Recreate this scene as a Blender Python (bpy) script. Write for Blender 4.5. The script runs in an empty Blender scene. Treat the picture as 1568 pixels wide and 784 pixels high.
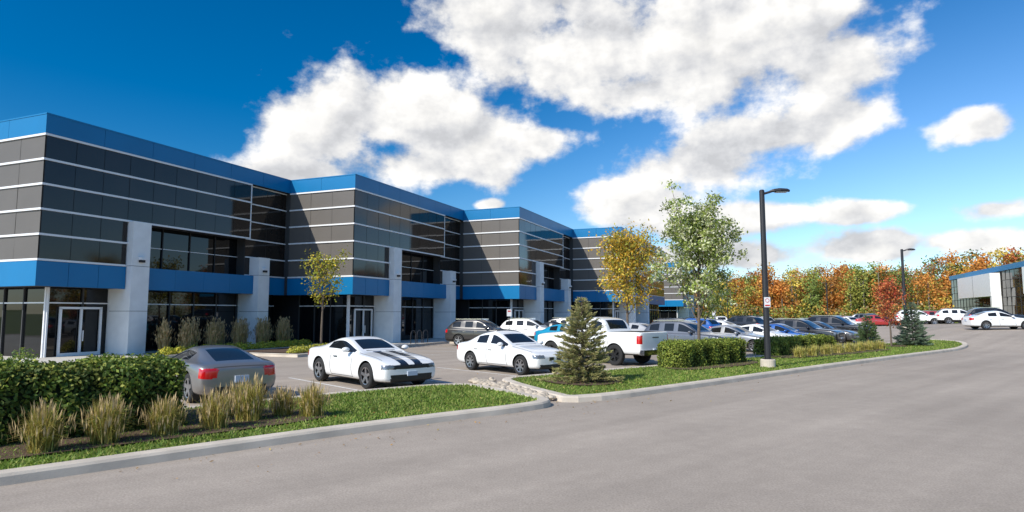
import bpy, bmesh, math, random
import numpy as np
from mathutils import Vector, Matrix
from mathutils.bvhtree import BVHTree
R=math.radians
sc=bpy.context.scene
col=sc.collection
rng=np.random.default_rng(7); random.seed(7)
def sm(a,b,t):
    t=np.clip((t-a)/(b-a),0,1); return t*t*(3-2*t)
def H(x,y):
    t=.743*x+.669*y; q=.669*x-.743*y
    return .9*sm(42,66,t)*sm(-36,-20,q)
# ---------------- materials
def newmat(name):
    m=bpy.data.materials.new(name); m.use_nodes=True
    nt=m.node_tree; b=nt.nodes['Principled BSDF']; return m,nt,b
def pmat(name,c,rough=.6,metal=0,spec=.5,coat=0,noise=0,nscale=3,bump=0,bscale=40):
    m,nt,b=newmat(name)
    b.inputs['Base Color'].default_value=(*c,1); b.inputs['Roughness'].default_value=rough
    b.inputs['Metallic'].default_value=metal; b.inputs['Specular IOR Level'].default_value=spec
    b.inputs['Coat Weight'].default_value=coat; b.inputs['Coat Roughness'].default_value=.04
    if noise or bump: tc=nt.nodes.new('ShaderNodeTexCoord')
    if noise:
        n=nt.nodes.new('ShaderNodeTexNoise'); n.inputs['Scale'].default_value=nscale; n.inputs['Detail'].default_value=6
        nt.links.new(tc.outputs['Object'],n.inputs['Vector'])
        mr=nt.nodes.new('ShaderNodeMapRange'); mr.inputs[1].default_value=.3; mr.inputs[2].default_value=.7
        mr.inputs[3].default_value=1-noise; mr.inputs[4].default_value=1+noise
        nt.links.new(n.outputs['Fac'],mr.inputs[0])
        vm=nt.nodes.new('ShaderNodeVectorMath'); vm.operation='SCALE'; vm.inputs[0].default_value=c
        nt.links.new(mr.outputs[0],vm.inputs['Scale']); nt.links.new(vm.outputs[0],b.inputs['Base Color'])
    if bump:
        n2=nt.nodes.new('ShaderNodeTexNoise'); n2.inputs['Scale'].default_value=bscale; n2.inputs['Detail'].default_value=4
        nt.links.new(tc.outputs['Object'],n2.inputs['Vector'])
        bp=nt.nodes.new('ShaderNodeBump'); bp.inputs['Strength'].default_value=bump; bp.inputs['Distance'].default_value=.02
        nt.links.new(n2.outputs['Fac'],bp.inputs['Height']); nt.links.new(bp.outputs[0],b.inputs['Normal'])
    return m
def leafmat(name,trans=.3,rough=.6,gain=1.45):
    m=bpy.data.materials.new(name); m.use_nodes=True; nt=m.node_tree; nt.nodes.clear()
    o=nt.nodes.new('ShaderNodeOutputMaterial'); at=nt.nodes.new('ShaderNodeAttribute'); at.attribute_name='Col'
    vs=nt.nodes.new('ShaderNodeVectorMath'); vs.operation='SCALE'; vs.inputs['Scale'].default_value=gain; nt.links.new(at.outputs['Color'],vs.inputs[0])
    b=nt.nodes.new('ShaderNodeBsdfPrincipled'); b.inputs['Roughness'].default_value=rough; b.inputs['Specular IOR Level'].default_value=.3
    t=nt.nodes.new('ShaderNodeBsdfTranslucent'); mx=nt.nodes.new('ShaderNodeMixShader'); mx.inputs[0].default_value=trans
    nt.links.new(vs.outputs[0],b.inputs['Base Color']); nt.links.new(vs.outputs[0],t.inputs['Color'])
    nt.links.new(b.outputs[0],mx.inputs[1]); nt.links.new(t.outputs[0],mx.inputs[2]); nt.links.new(mx.outputs[0],o.inputs['Surface'])
    return m
LEAF=leafmat('foliage'); 
M={}
M['grey']=pmat('grey_cladding',(.118,.106,.094),.55,noise=.06,nscale=.6)
M['greyglass']=pmat('spandrel_glass',(.022,.017,.014),.06,spec=.45,noise=.25,nscale=.5)
M['glass']=pmat('window_glass',(.006,.007,.008),.02,spec=.45)
M['blue']=pmat('blue_cladding',(.001,.165,.38),.38,spec=.4,noise=.05,nscale=.5)
M['white']=pmat('white_concrete',(.84,.84,.82),.75,noise=.05,nscale=2,bump=.15)
M['strip']=pmat('aluminium_strip',(.80,.80,.80),.4)
M['dark']=pmat('dark_joint',(.02,.02,.022),.6)
M['soffit']=pmat('soffit',(.05,.05,.05),.7)
M['roof']=pmat('roof',(.3,.3,.3),.9)
M['bluejoint']=pmat('blue_joint',(.001,.03,.10),.6)
M['bark']=pmat('bark',(.13,.10,.075),.9,noise=.3,nscale=12)
M['conc']=pmat('concrete',(.55,.48,.39),.9,noise=.16,nscale=1.7,bump=.3,bscale=60)
M['side']=pmat('sidewalk',(.55,.51,.44),.9,noise=.1,nscale=.7)
M['soil']=pmat('mulch',(.10,.06,.036),1,noise=.4,nscale=14,bump=1,bscale=50)
M['rock']=pmat('river_rock',(.46,.39,.30),.85,noise=.3,nscale=5)
M['line']=pmat('paint_line',(.60,.58,.54),.8,noise=.25,nscale=9)
M['pole']=pmat('pole_paint',(.022,.022,.025),.45)
M['signw']=pmat('sign_white',(.75,.75,.75),.5)
M['signr']=pmat('sign_red',(.5,.03,.03),.5)

def quick(name,verts,faces,mats,mi=None,cols=None,smooth=False,parent=None,link=True):
    me=bpy.data.meshes.new(name); me.from_pydata([tuple(v) for v in verts],[],[tuple(f) for f in faces])
    for m in mats: me.materials.append(m)
    if mi is not None: me.polygons.foreach_set('material_index',np.array(mi,dtype=np.int32))
    if cols is not None:
        a=me.color_attributes.new('Col','FLOAT_COLOR','CORNER')
        lt=np.zeros(len(me.polygons),dtype=np.int32); me.polygons.foreach_get('loop_total',lt)
        c=np.repeat(np.asarray(cols),lt,axis=0); c=np.hstack([c,np.ones((len(c),1))])
        a.data.foreach_set('color',c.ravel().astype(np.float32))
    if smooth: me.polygons.foreach_set('use_smooth',np.ones(len(me.polygons),dtype=bool))
    me.update()
    ob=bpy.data.objects.new(name,me)
    if link: col.objects.link(ob)
    if parent: ob.parent=parent
    return ob
class Geo:
    def __init__(s): s.v=[];s.f=[];s.m=[];s.c=[]
    def add(s,v,f,m=0,c=(.1,.1,.1)):
        o=len(s.v); v=[tuple(x) for x in v]; s.v+=v; s.f+=[tuple(i+o for i in q) for q in f]; s.m+=[m]*len(f); s.c+=[c]*len(f)
    def box(s,x0,x1,y0,y1,z0,z1,m=0,c=(.1,.1,.1)):
        s.add([(x0,y0,z0),(x1,y0,z0),(x1,y1,z0),(x0,y1,z0),(x0,y0,z1),(x1,y0,z1),(x1,y1,z1),(x0,y1,z1)],
          [(0,3,2,1),(4,5,6,7),(0,1,5,4),(1,2,6,5),(2,3,7,6),(3,0,4,7)],m,c)
    def tube(s,pts,rad,n=7,m=0,c=(.1,.1,.1)):
        P=[Vector(p) for p in pts]; vs=[]
        for i,p in enumerate(P):
            d=(P[min(i+1,len(P)-1)]-P[max(i-1,0)]).normalized()
            u=d.orthogonal().normalized(); w=d.cross(u)
            if i>0:
                u=(pu-d*pu.dot(d)).normalized(); w=d.cross(u)
            pu=u
            for k in range(n):
                a=2*math.pi*k/n; vs.append(p+(u*math.cos(a)+w*math.sin(a))*rad[i])
        fs=[]
        for i in range(len(P)-1):
            for k in range(n):
                k2=(k+1)%n; fs.append((i*n+k,i*n+k2,(i+1)*n+k2,(i+1)*n+k))
        fs.append(tuple(range(n))[::-1]); fs.append(tuple((len(P)-1)*n+k for k in range(n)))
        s.add(vs,fs,m,c)
    def obj(s,name,mats,cols=False,**k):
        return quick(name,s.v,s.f,mats,s.m,s.c if cols else None,**k)
def empty(name,loc=(0,0,0),rz=0):
    e=bpy.data.objects.new(name,None); e.location=loc; e.rotation_euler=(0,0,rz); e.empty_display_size=.3; col.objects.link(e); return e
def leaves(centers,size,cols,up=.0,aspect=.55,outn=None):
    n=len(centers); d=rng.normal(size=(n,3)); 
    if outn is not None: nn=outn+rng.normal(size=(n,3))*.6
    else: nn=rng.normal(size=(n,3)); nn[:,2]+=up
    nn/=np.linalg.norm(nn,axis=1,keepdims=True)
    u=np.cross(nn,d); u/=np.linalg.norm(u,axis=1,keepdims=True); v=np.cross(nn,u)
    s=np.asarray(size).reshape(-1,1)
    V=np.stack([centers-u*s,centers+v*s*aspect,centers+u*s,centers-v*s*aspect],1).reshape(-1,3)
    F=np.arange(4*n).reshape(-1,4)
    return V,F,cols
def mixcols(pal,n,var=.2):
    pal=np.array(pal); i=rng.integers(0,len(pal),n); c=pal[i]*(1+rng.uniform(-var,var,(n,1))); return np.clip(c,0,1)

# ---------------- ground
def grid(name,x0,x1,y0,y1,step,mat,zoff):
    xs=np.arange(x0,x1+step/2,step); ys=np.arange(y0,y1+step/2,step)
    X,Y=np.meshgrid(xs,ys); Z=H(X,Y)+zoff
    V=np.stack([X,Y,Z],-1).reshape(-1,3); nx=len(xs); ny=len(ys)
    F=[(j*nx+i,j*nx+i+1,(j+1)*nx+i+1,(j+1)*nx+i) for j in range(ny-1) for i in range(nx-1)]
    return quick(name,V,F,[mat],smooth=True)
def grassmat():
    m,nt,b=newmat('grass_field'); tc=nt.nodes.new('ShaderNodeTexCoord')
    n=nt.nodes.new('ShaderNodeTexNoise'); n.inputs['Scale'].default_value=1.3; n.inputs['Detail'].default_value=8; n.inputs['Roughness'].default_value=.7
    cr=nt.nodes.new('ShaderNodeValToRGB'); cr.color_ramp.elements[0].position=.3; cr.color_ramp.elements[0].color=(.07,.115,.02,1)
    cr.color_ramp.elements[1].position=.72; cr.color_ramp.elements[1].color=(.19,.235,.05,1)
    nt.links.new(tc.outputs['Object'],n.inputs['Vector']); nt.links.new(n.outputs['Fac'],cr.inputs[0]); nt.links.new(cr.outputs[0],b.inputs['Base Color'])
    b.inputs['Roughness'].default_value=.95; b.inputs['Specular IOR Level'].default_value=.1; return m
GR=grassmat()
def asphalt():
    m,nt,b=newmat('asphalt'); L=nt.links.new; N=nt.nodes.new
    tc=N('ShaderNodeTexCoord')
    mp=N('ShaderNodeMapping'); mp.inputs['Rotation'].default_value=(0,0,R(-42)); L(tc.outputs['Object'],mp.inputs['Vector'])
    mp2=N('ShaderNodeMapping'); mp2.inputs['Scale'].default_value=(.05,1.1,1); L(mp.outputs[0],mp2.inputs['Vector'])
    a=N('ShaderNodeTexNoise'); a.inputs['Scale'].default_value=.25; a.inputs['Detail'].default_value=7; a.inputs['Roughness'].default_value=.65
    L(tc.outputs['Object'],a.inputs['Vector'])
    s=N('ShaderNodeTexNoise'); s.inputs['Scale'].default_value=1; s.inputs['Detail'].default_value=4; L(mp2.outputs[0],s.inputs['Vector'])
    f=N('ShaderNodeTexNoise'); f.inputs['Scale'].default_value=38; f.inputs['Detail'].default_value=4; f.inputs['Roughness'].default_value=.7; L(tc.outputs['Object'],f.inputs['Vector'])
    vo=N('ShaderNodeTexNoise'); vo.inputs['Scale'].default_value=3.2; vo.inputs['Detail'].default_value=6; vo.inputs['Roughness'].default_value=.75; L(tc.outputs['Object'],vo.inputs['Vector'])
    def mr(src,lo,hi,a0=.3,a1=.7):
        x=N('ShaderNodeMapRange'); x.inputs[1].default_value=a0;x.inputs[2].default_value=a1;x.inputs[3].default_value=lo;x.inputs[4].default_value=hi; L(src,x.inputs[0]); return x.outputs[0]
    def mul(p,q):
        x=N('ShaderNodeMath'); x.operation='MULTIPLY'; L(p,x.inputs[0]); L(q,x.inputs[1]); return x.outputs[0]
    t=mul(mul(mul(mr(a.outputs['Fac'],.90,1.10),mr(s.outputs['Fac'],.86,1.08)),mr(f.outputs['Fac'],.74,1.26)),mr(vo.outputs['Fac'],.93,1.07))
    vm=N('ShaderNodeVectorMath'); vm.operation='SCALE'; vm.inputs[0].default_value=(.365,.310,.255); L(t,vm.inputs['Scale']); L(vm.outputs[0],b.inputs['Base Color'])
    b.inputs['Roughness'].default_value=.9; b.inputs['Specular IOR Level'].default_value=.2
    bp=N('ShaderNodeBump'); bp.inputs['Strength'].default_value=.4; bp.inputs['Distance'].default_value=.01; L(f.outputs['Fac'],bp.inputs['Height']); L(bp.outputs[0],b.inputs['Normal'])
    return m
ASP=asphalt()
def groundsheet():
    xs=np.concatenate([[-1500,-600,-250],np.arange(-100,260,4),[400,800,1500]]); ys=np.concatenate([[-800,-300],np.arange(-100,260,4),[400,900,2000]])
    X,Y=np.meshgrid(xs,ys); Z=H(X,Y)-.06
    V=np.stack([X,Y,Z],-1).reshape(-1,3); nx=len(xs); ny=len(ys)
    F=[(j*nx+i,j*nx+i+1,(j+1)*nx+i+1,(j+1)*nx+i) for j in range(ny-1) for i in range(nx-1)]
    return quick('ground',V,F,[GR],smooth=True)
groundsheet()
grid('asphalt_road',-60,100,-40,104,2,ASP,0.0)

def strip_along(name,pts,closed,width,height,mat,inward=1):
    P=[Vector((p[0],p[1])) for p in pts]; n=len(P)
    prof=[(0,-.02),(0.02,height*.75),(.05,height),(width-.02,height),(width,height-.02),(width,-.02)]
    V=[];k=len(prof)
    for i in range(n):
        a=P[(i-1)%n] if closed or i>0 else P[i]; b=P[(i+1)%n] if closed or i<n-1 else P[i]
        d1=(P[i]-a); d2=(b-P[i])
        d1=d1.normalized() if d1.length>0 else d2.normalized(); d2=d2.normalized() if d2.length>0 else d1
        t=(d1+d2).normalized(); nrm=Vector((-t.y,t.x))*inward; sc_=1/max(.5,abs(t.dot(d1)))
        for (o,z) in prof:
            q=P[i]+nrm*o*sc_; V.append((q.x,q.y,z+float(H(q.x,q.y))))
    F=[]
    for i in range(n if closed else n-1):
        j=(i+1)%n
        for q in range(k-1): F.append((i*k+q,j*k+q,j*k+q+1,i*k+q+1))
    return V,F
def smoothpoly(pts,it=2):
    P=[np.array(p,float) for p in pts]
    for _ in range(it):
        Q=[]
        for i in range(len(P)):
            a=P[i];b=P[(i+1)%len(P)]; Q+= [a*.75+b*.25,a*.25+b*.75]
        P=Q
    return P
def inpoly(x,y,poly):
    ins=np.zeros(len(x),bool); n=len(poly); j=n-1
    for i in range(n):
        xi,yi=poly[i][0],poly[i][1]; xj,yj=poly[j][0],poly[j][1]
        c=((yi>y)!=(yj>y))&(x<(xj-xi)*(y-yi)/(yj-yi+1e-12)+xi); ins^=c; j=i
    return ins
def surf(name,poly,z,mat,drop=True):
    bm=bmesh.new(); vs=[bm.verts.new((p[0],p[1],float(H(p[0],p[1]))+z)) for p in poly]; f=bm.faces.new(vs)
    f.normal_update()
    if f.normal.z<0: f.normal_flip()
    bmesh.ops.triangulate(bm,faces=bm.faces[:])
    me=bpy.data.meshes.new(name); bm.to_mesh(me); bm.free(); me.materials.append(mat)
    ob=bpy.data.objects.new(name,me); col.objects.link(ob); return ob
isl1=[(-20,-5.5),(-13,1.3),(-6.24,7.94),(-3.23,10.9),(-1.5,12.4),(.22,13.75),(1.0,14.6),(.7,15.5),(-.3,17),(-1.3,18.5),(-3.3,17.3),(-6.5,14.1),(-9.5,11.1),(-20,1)]
isl2=[(1.45,14.75),(5.56,18.5),(9.6,22.2),(13.6,25.9),(18,29.8),(22.6,33.8),(26.2,37),(28.6,39.9),(29.2,42.2),(27.6,43.6),(24,41.6),(17,35),(9.5,28),(5.3,24.4),(.6,20.7),(-.45,19.7),(-.1,18.3),(.75,16.2)]
islands=[]
for i,p in enumerate((isl1,isl2)):
    sp=smoothpoly(p,2)
    V,F=strip_along('k',sp,True,.32,.14,None); quick('kerb',V,F,[M['conc']],smooth=False)
    inner=[]
    n=len(sp)
    for k in range(n):
        t=(sp[(k+1)%n]-sp[k-1]); t=t/np.linalg.norm(t); inner.append(sp[k]+np.array([-t[1],t[0]])*.3)
    surf('lawn',inner,.12,GR); islands.append(inner)
def blades(name,poly,n,mn=.03,mx=.07):
    P=np.array(poly); x=rng.uniform(P[:,0].min(),P[:,0].max(),n*4); y=rng.uniform(P[:,1].min(),P[:,1].max(),n*4)
    ok=inpoly(x,y,poly)&(y>5); x=x[ok];y=y[ok]
    keep=rng.random(len(x))<np.clip(14/np.maximum(y,1),0.15,1); x=x[keep][:n];y=y[keep][:n]; m=len(x)
    h=rng.uniform(mn,mx,m); a=rng.uniform(0,6.28,m); w=rng.uniform(.008,.016,m)*(1+y/25)
    dx=np.cos(a)*w;dy=np.sin(a)*w; lx=rng.normal(0,.03,m);ly=rng.normal(0,.03,m); z=H(x,y)+.118
    V=np.stack([np.stack([x-dx,y-dy,z],1),np.stack([x+dx,y+dy,z],1),np.stack([x+lx,y+ly,z+h],1)],1).reshape(-1,3)
    patch=.5+.5*np.sin(x*1.3+np.sin(y*1.7)*1.5)*np.sin(y*.9+x*.4)
    c=mixcols([(.12,.18,.028),(.095,.16,.022),(.16,.21,.04),(.21,.22,.06)],m,.25)*(.85+.35*patch[:,None])
    return quick(name,V,np.arange(3*m).reshape(-1,3),[LEAF],cols=c)
blades('lawn_grass',islands[0],60000)
blades('lawn_grass',islands[1],50000)
fx=[];
for k in range(650):
    if k%3==0: cx,cy=2.05+rng.normal(0,2.2),19+rng.normal(0,1.6)
    elif k%3==1: t=rng.uniform(0,1); cx,cy=-5.5+t*9+rng.normal(0,.5),9+t*8.4+rng.normal(0,1.2)
    else: t=rng.uniform(0,1); cx,cy=1.5+t*18+rng.normal(0,.8),15.6+t*16.5+rng.normal(0,1.0)
    ins=any(inpoly(np.array([cx]),np.array([cy]),pl)[0] for pl in islands)
    fx.append((cx,cy,float(H(cx,cy))+(.17 if ins else .02)))
fx=np.array(fx); V,F,_=leaves(fx,rng.uniform(.015,.032,len(fx)),None,up=3)
quick('fallen_leaves',V,F,[LEAF],None,mixcols([(.30,.17,.05),(.26,.12,.04),(.32,.24,.07),(.20,.13,.06)],len(fx)))
surf('planting_bed',smoothpoly([(-14,1.5),(-8,7.3),(-6.9,8.7),(-5.4,10.1),(-4.2,11.3),(-3.4,12.3),(-3.7,13.0),(-4.7,13.3),(-6.2,13.7),(-9.3,10.9),(-14,6.2)],2),.15,M['soil'])
def disc(cx,cy,r,name='planting_bed'):
    surf(name,[(cx+r*(1+.08*math.sin(3*a))*math.cos(a),cy+r*(1+.08*math.sin(3*a))*math.sin(a)) for a in np.linspace(0,6.283,24,endpoint=False)],.15,M['soil'])
disc(2.05,18.75,1.15); disc(7.9,27.0,.7); disc(22.9,38.6,.9)
surf('planting_bed',smoothpoly([(5.5,22.6),(6.6,22.3),(10,25.4),(9.9,27),(8.8,27),(5.6,24)],2),.15,M['soil'])
surf('planting_bed',smoothpoly([(11.6,28.6),(12.6,28.0),(20.5,34.3),(21,36),(19.5,37),(11.8,30.4)],2),.15,M['soil'])
g=Geo()
bm0=bmesh.new(); bmesh.ops.create_icosphere(bm0,subdivisions=2,radius=1); iv=np.array([v.co[:] for v in bm0.verts]); iff=[[v.index for v in f.verts] for f in bm0.faces]; bm0.free()
for i in range(260):
    t=rng.random(); cx=-1.0+t*1.75+rng.normal(0,.2); cy=19.4-t*3.9+rng.normal(0,.2)
    s=rng.uniform(.04,.10); v=iv*(1+rng.normal(0,.07,(len(iv),1)))*np.array([s*rng.uniform(.8,1.4),s*rng.uniform(.8,1.3),s*.7])
    a=rng.uniform(0,6.28); c_,s_=math.cos(a),math.sin(a); v=v@np.array([[c_,s_,0],[-s_,c_,0],[0,0,1]])+np.array([cx,cy,.07+s*.3]); g.add(v,iff)
g.obj('river_rocks',[M['rock']],smooth=True)
# ---------------- building
TH=R(-22.1); A=np.array([math.sin(R(22.1)),math.cos(R(22.1))]); P_=np.array([math.cos(R(22.1)),-math.sin(R(22.1))])
BM=['grey','greyglass','glass','blue','white','strip','dark','soffit','roof','bluejoint']; BI={k:i for i,k in enumerate(BM)}
BZ=[4.42,5.52,6.62,7.72,8.82,9.92]
def block(parent,loc,leftw=5.05,length=15.3,depth=22,door=True):
    cat={k:Geo() for k in ['walls','cladding','blue_fascia','windows','mullions','pillars','trim','door']}
    def bx(c,p0,p1,a0,a1,z0,z1,m): cat[c].box(p0,p1,a0,a1,z0,z1,BI[m])
    e=11.9; L=length
    def pane_front(c,p,a0,a1,z0,z1,m):
        t=rng.normal(0,.0025,2); dz=(z1-z0)*t[0]/1; da=(a1-a0)*t[1]
        cat[c].add([(p,a0,z0),(p+da,a1,z0),(p+da+dz,a1,z1),(p+dz,a0,z1)],[(0,1,2,3)],BI[m])
    def pane_left(c,a,p0,p1,z0,z1,m):
        t=rng.normal(0,.0025,2); dz=(z1-z0)*t[0]; dp=(p1-p0)*t[1]
        cat[c].add([(p0,a,z0),(p1,a-dp,z0),(p1,a-dp-dz,z1),(p0,a-dz,z1)],[(0,1,2,3)],BI[m])
    bx('walls',-depth,-1.2,1.2,L,0,3.3,'dark')
    bx('walls',-depth,0,0,4.0,3.3,6.62,'soffit')
    bx('walls',-depth,-1.0,4.0,e,3.3,6.62,'dark')
    bx('walls',-depth,0,0,e,6.62,10.74,'soffit')
    bx('walls',-depth,-.35,e,L,3.3,10.74,'soffit')
    nc=9; w=e/nc
    for r in range(5):
        for c in range(nc):
            if r<2 and c>=3: continue
            pane_front('cladding',.03,c*w+.012,(c+1)*w-.012,BZ[r]+.02,BZ[r+1]-.02,'greyglass')
    nr=max(2,round((L-e)/1.6)); wr=(L-e)/nr
    for r in range(5):
        for c in range(nr): pane_front('cladding',-.33,e+c*wr+.012,e+(c+1)*wr-.012,BZ[r]+.02,BZ[r+1]-.02,'greyglass')
    nl=max(3,round(leftw/1.7)); wl=leftw/nl
    for r in range(5):
        for c in range(nl): pane_left('cladding',-.03,-leftw+c*wl+.01,-leftw+(c+1)*wl-.01,BZ[r]+.02,BZ[r+1]-.02,'grey')
    for z in BZ:
        bx('trim',-leftw,.09,-.095,-.035,z-.045,z+.045,'strip')
        a1=e if z>6.5 else 4.0
        bx('trim',.035,.095,-.035,a1,z-.045,z+.045,'strip')
        bx('trim',-.32,-.27,e,L,z-.035,z+.035,'strip')
    bx('trim',.01,.06,e-.05,e+.02,6.62,9.92,'strip'); 
    n=6; bl=L/n
    for i in range(n): bx('blue_fascia',0,.10,i*bl+(.008 if i else -.10),(i+1)*bl-.008,9.97,10.8,'blue')
    bx('blue_fascia',-.02,.05,-.05,L,9.99,10.78,'bluejoint')
    n=max(2,round(leftw/2.6)); bl=leftw/n
    for i in range(n): bx('blue_fascia',-leftw+i*bl+.008,-leftw+(i+1)*bl-.008 if i<n-1 else .0,-.10,-.03,9.97,10.8,'blue')
    bx('trim',-leftw,.12,-.12,.1,10.8,10.86,'blue'); bx('trim',-.1,.12,.1,L,10.8,10.86,'blue')
    bx('walls',-depth,-.1,.1,L-.01,10.74,10.79,'roof')
    for (a0,a1) in ((-.10,1.25),(1.27,2.62),(2.64,3.98)): bx('blue_fascia',0,.08,a0,a1,3.28,4.36,'blue')
    for i in range(n): bx('blue_fascia',-leftw+i*bl+.008,-leftw+(i+1)*bl-.008 if i<n-1 else 0,-.10,-.03,3.28,4.36,'blue')
    for i in range(4): bx('blue_fascia',-.98,.03,5.0+i*1.825+.005,5.0+(i+1)*1.825-.005,3.28,4.38,'blue')
    bx('blue_fascia',-.33,-.27,e+.4,L,3.28,4.36,'blue')
    for i in range(4):
        a0=5+i*1.73; pane_front('windows',-.96,a0,a0+1.70,4.42,6.6,'glass')
        bx('mullions',-.96,-.90,a0-.03,a0+.03,4.4,6.6,'dark')
    bx('mullions',-.96,-.91,5,e,5.5,5.54,'strip')
    ng=round((L-1.2)/1.5); wg=(L-1.2)/ng
    for i in range(ng):
        a0=1.2+i*wg
        pane_front('windows',-1.15,a0,a0+wg,.12,2.55,'glass'); pane_front('windows',-1.15,a0,a0+wg,2.6,3.28,'glass')
        bx('mullions',-1.15,-1.07,a0-.035,a0+.035,.0,3.28,'strip' if i in(0,) else 'soffit')
    bx('mullions',-1.15,-1.08,1.2,L,2.55,2.61,'strip'); bx('mullions',-1.16,-1.06,1.2,L,0,.12,'dark')
    ng=max(2,round((leftw-1.2)/1.4)); wg=(leftw-1.2)/ng
    for i in range(ng):
        p0=-leftw+i*wg
        pane_left('windows',1.15,p0,p0+wg,.12,2.55,'glass'); pane_left('windows',1.15,p0,p0+wg,2.6,3.28,'glass')
        bx('mullions',p0-.03,p0+.03,1.07,1.15,0,3.28,'soffit')
    bx('mullions',-leftw,-1.2,1.08,1.15,2.55,2.61,'strip'); bx('mullions',-1.22,-1.14,1.10,1.2,0,3.28,'strip')
    for a in (1.75,2.7,3.65): bx('door',-1.10,-1.02,a-.05,a+.05,.0,2.35,'strip')
    bx('door',-1.10,-1.02,1.7,3.7,2.30,2.40,'strip'); 
    for a in (2.62,2.78): bx('door',-1.0,-.95,a-.015,a+.015,.8,1.3,'strip')
    for a in (1.8,2.75): bx('door',-1.09,-1.03,a,a+.85,.12,.28,'strip')
    bx('pillars',-1.19,.42,4.02,4.98,0,6.60,'white'); bx('pillars',-1.19,.42,12.3,13.2,0,5.50,'white')
    for z in (2.2,4.4): bx('pillars',-1.0,.424,4.016,4.984,z,z+.02,'soffit'); bx('pillars',-1.0,.424,12.296,13.204,z,z+.02,'soffit')
    for a in (4.5,12.75):
        bx('trim',.43,.62,a-.16,a+.16,4.72,4.86,'strip'); bx('trim',.43,.56,a-.13,a+.13,4.6,4.72,'dark')
    names={'blue_fascia':'fascia'}
    for k,gg in cat.items():
        if not gg.v: continue
        o=gg.obj(names.get(k,k),[M[x] for x in BM],parent=parent); o.location=(loc[0],loc[1],loc[2] if len(loc)>2 else 0); o.rotation_euler=(0,0,TH)
B1=empty('office_building')
C1=np.array([-20.4,27.2]); step=15.3*A+5.1*P_
Cs=[C1+k*step for k in range(4)]
block(B1,Cs[0],leftw=20)
block(B1,Cs[1]); block(B1,Cs[2]); block(B1,Cs[3],length=30)
B2=empty('office_building'); C5=np.array([29.2,108.6]); block(B2,(C5[0],C5[1],0),leftw=5.5,length=24)
cu=bpy.data.curves.new('number','FONT'); cu.body='2109'; cu.size=1.5; cu.extrude=.02; cu.align_x='RIGHT'
to=bpy.data.objects.new('number_sign',cu); col.objects.link(to); cu.materials.append(M['signw'])
cp=C5+P_*(-.3)+A*(-.16); to.location=(cp[0],cp[1],9.0); to.rotation_euler=(R(90),0,TH); to.parent=B2
B3=empty('office_building')
g=Geo(); Lr=75
def rb(p0,p1,a0,a1,z0,z1,m): g.box(p0,p1,a0,a1,z0,z1,BI[m])
rb(0.3,25,0,Lr,0,10.2,'dark'); rb(-.1,.3,0,Lr,9.5,10.5,'blue'); rb(.3,25,-.02,Lr+.02,9.5,10.5,'blue')
for i in range(int(Lr/2.5)):
    a=i*2.5
    for z0,z1 in ((.1,2.6),(2.7,4.3),(4.4,6.0),(6.1,7.6),(7.7,9.4)):
        d=rng.normal(0,.03); g.add([(.26+d,a+.03,z0),(.26,a+.03,z1),(.26-d,a+2.47,z1),(.26,a+2.47,z0)],[(0,1,2,3)],BI['greyglass'])
for z in (2.65,4.35,6.05,7.65): rb(.2,.26,0,Lr,z-.03,z+.03,'soffit')
for i in range(int(Lr/2.5)+1): rb(.2,.25,i*2.5-.03,i*2.5+.03,0,9.4,'soffit')
for (a,b_) in ((37.5,61),(2,20)):
    rb(-1.6,.1,a,b_,4.6,9.2,'white'); rb(-1.5,.14,a,a+.9,0,4.6,'white'); rb(-1.62,-1.6,(a+b_)/2-.05,(a+b_)/2+.05,4.6,9.2,'dark')
o=g.obj('walls',[M[x] for x in BM],parent=B3)
fc=np.array([110.5,160.0]); bp_=fc-A*Lr; o.location=(bp_[0],bp_[1],.9); o.rotation_euler=(0,0,TH)
edge=[]
def loc2(a,p,C=C1): q=C+a*A+p*P_; return (q[0],q[1])
for k,C in enumerate(Cs):
    a0=-14 if k==0 else -8.3; a1=7.0 if k<3 else 32
    edge.append(loc2(a0,3.0,C)); edge.append(loc2(a1,3.0,C))
poly=edge+[loc2(32,-12,Cs[3]),loc2(0,-12,Cs[1]),loc2(-14,-30)]
surf('sidewalk',poly,.13,M['side'])
V,F=strip_along('k',edge,False,.18,.15,None,1); quick('kerb',V,F,[M['conc']])
surf('planting_bed',[loc2(4.5,.8),loc2(14.6,.8),loc2(14.6,2.7),loc2(4.5,2.7)],.16,M['soil'])
surf('planting_bed',[loc2(-7.8,-1.5,Cs[1]),loc2(-3,-1.5,Cs[1]),loc2(-3,2.5,Cs[1]),loc2(-7.8,2.5,Cs[1])],.165,M['soil'])
Rd=np.array([.743,.669]); Nd=np.array([-.669,.743])
g=Geo()
def pline(c,d,l,w=.1):
    n=np.array([-d[1],d[0]])*w/2; q=[c+n,c-n,c-n+d*l,c+n+d*l]; g.add([(p[0],p[1],float(H(p[0],p[1]))+.006) for p in q],[(0,1,2,3)])
base=np.array([-6.1,14.7])
for i in range(-3,16):
    c=base+Rd*(i*2.95+.4)+Nd*.2; pline(c,Nd,5.3)
for k in (1,2):
    for i in range(6): q=np.array(loc2(-7+i*2.8,3.3,Cs[k])); pline(q,P_,5.2)
for i in range(5): q=np.array(loc2(-7+i*2.8,3.3,Cs[0])); pline(q,P_,5.2)
g.obj('parking_lines',[M['line']])

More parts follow.
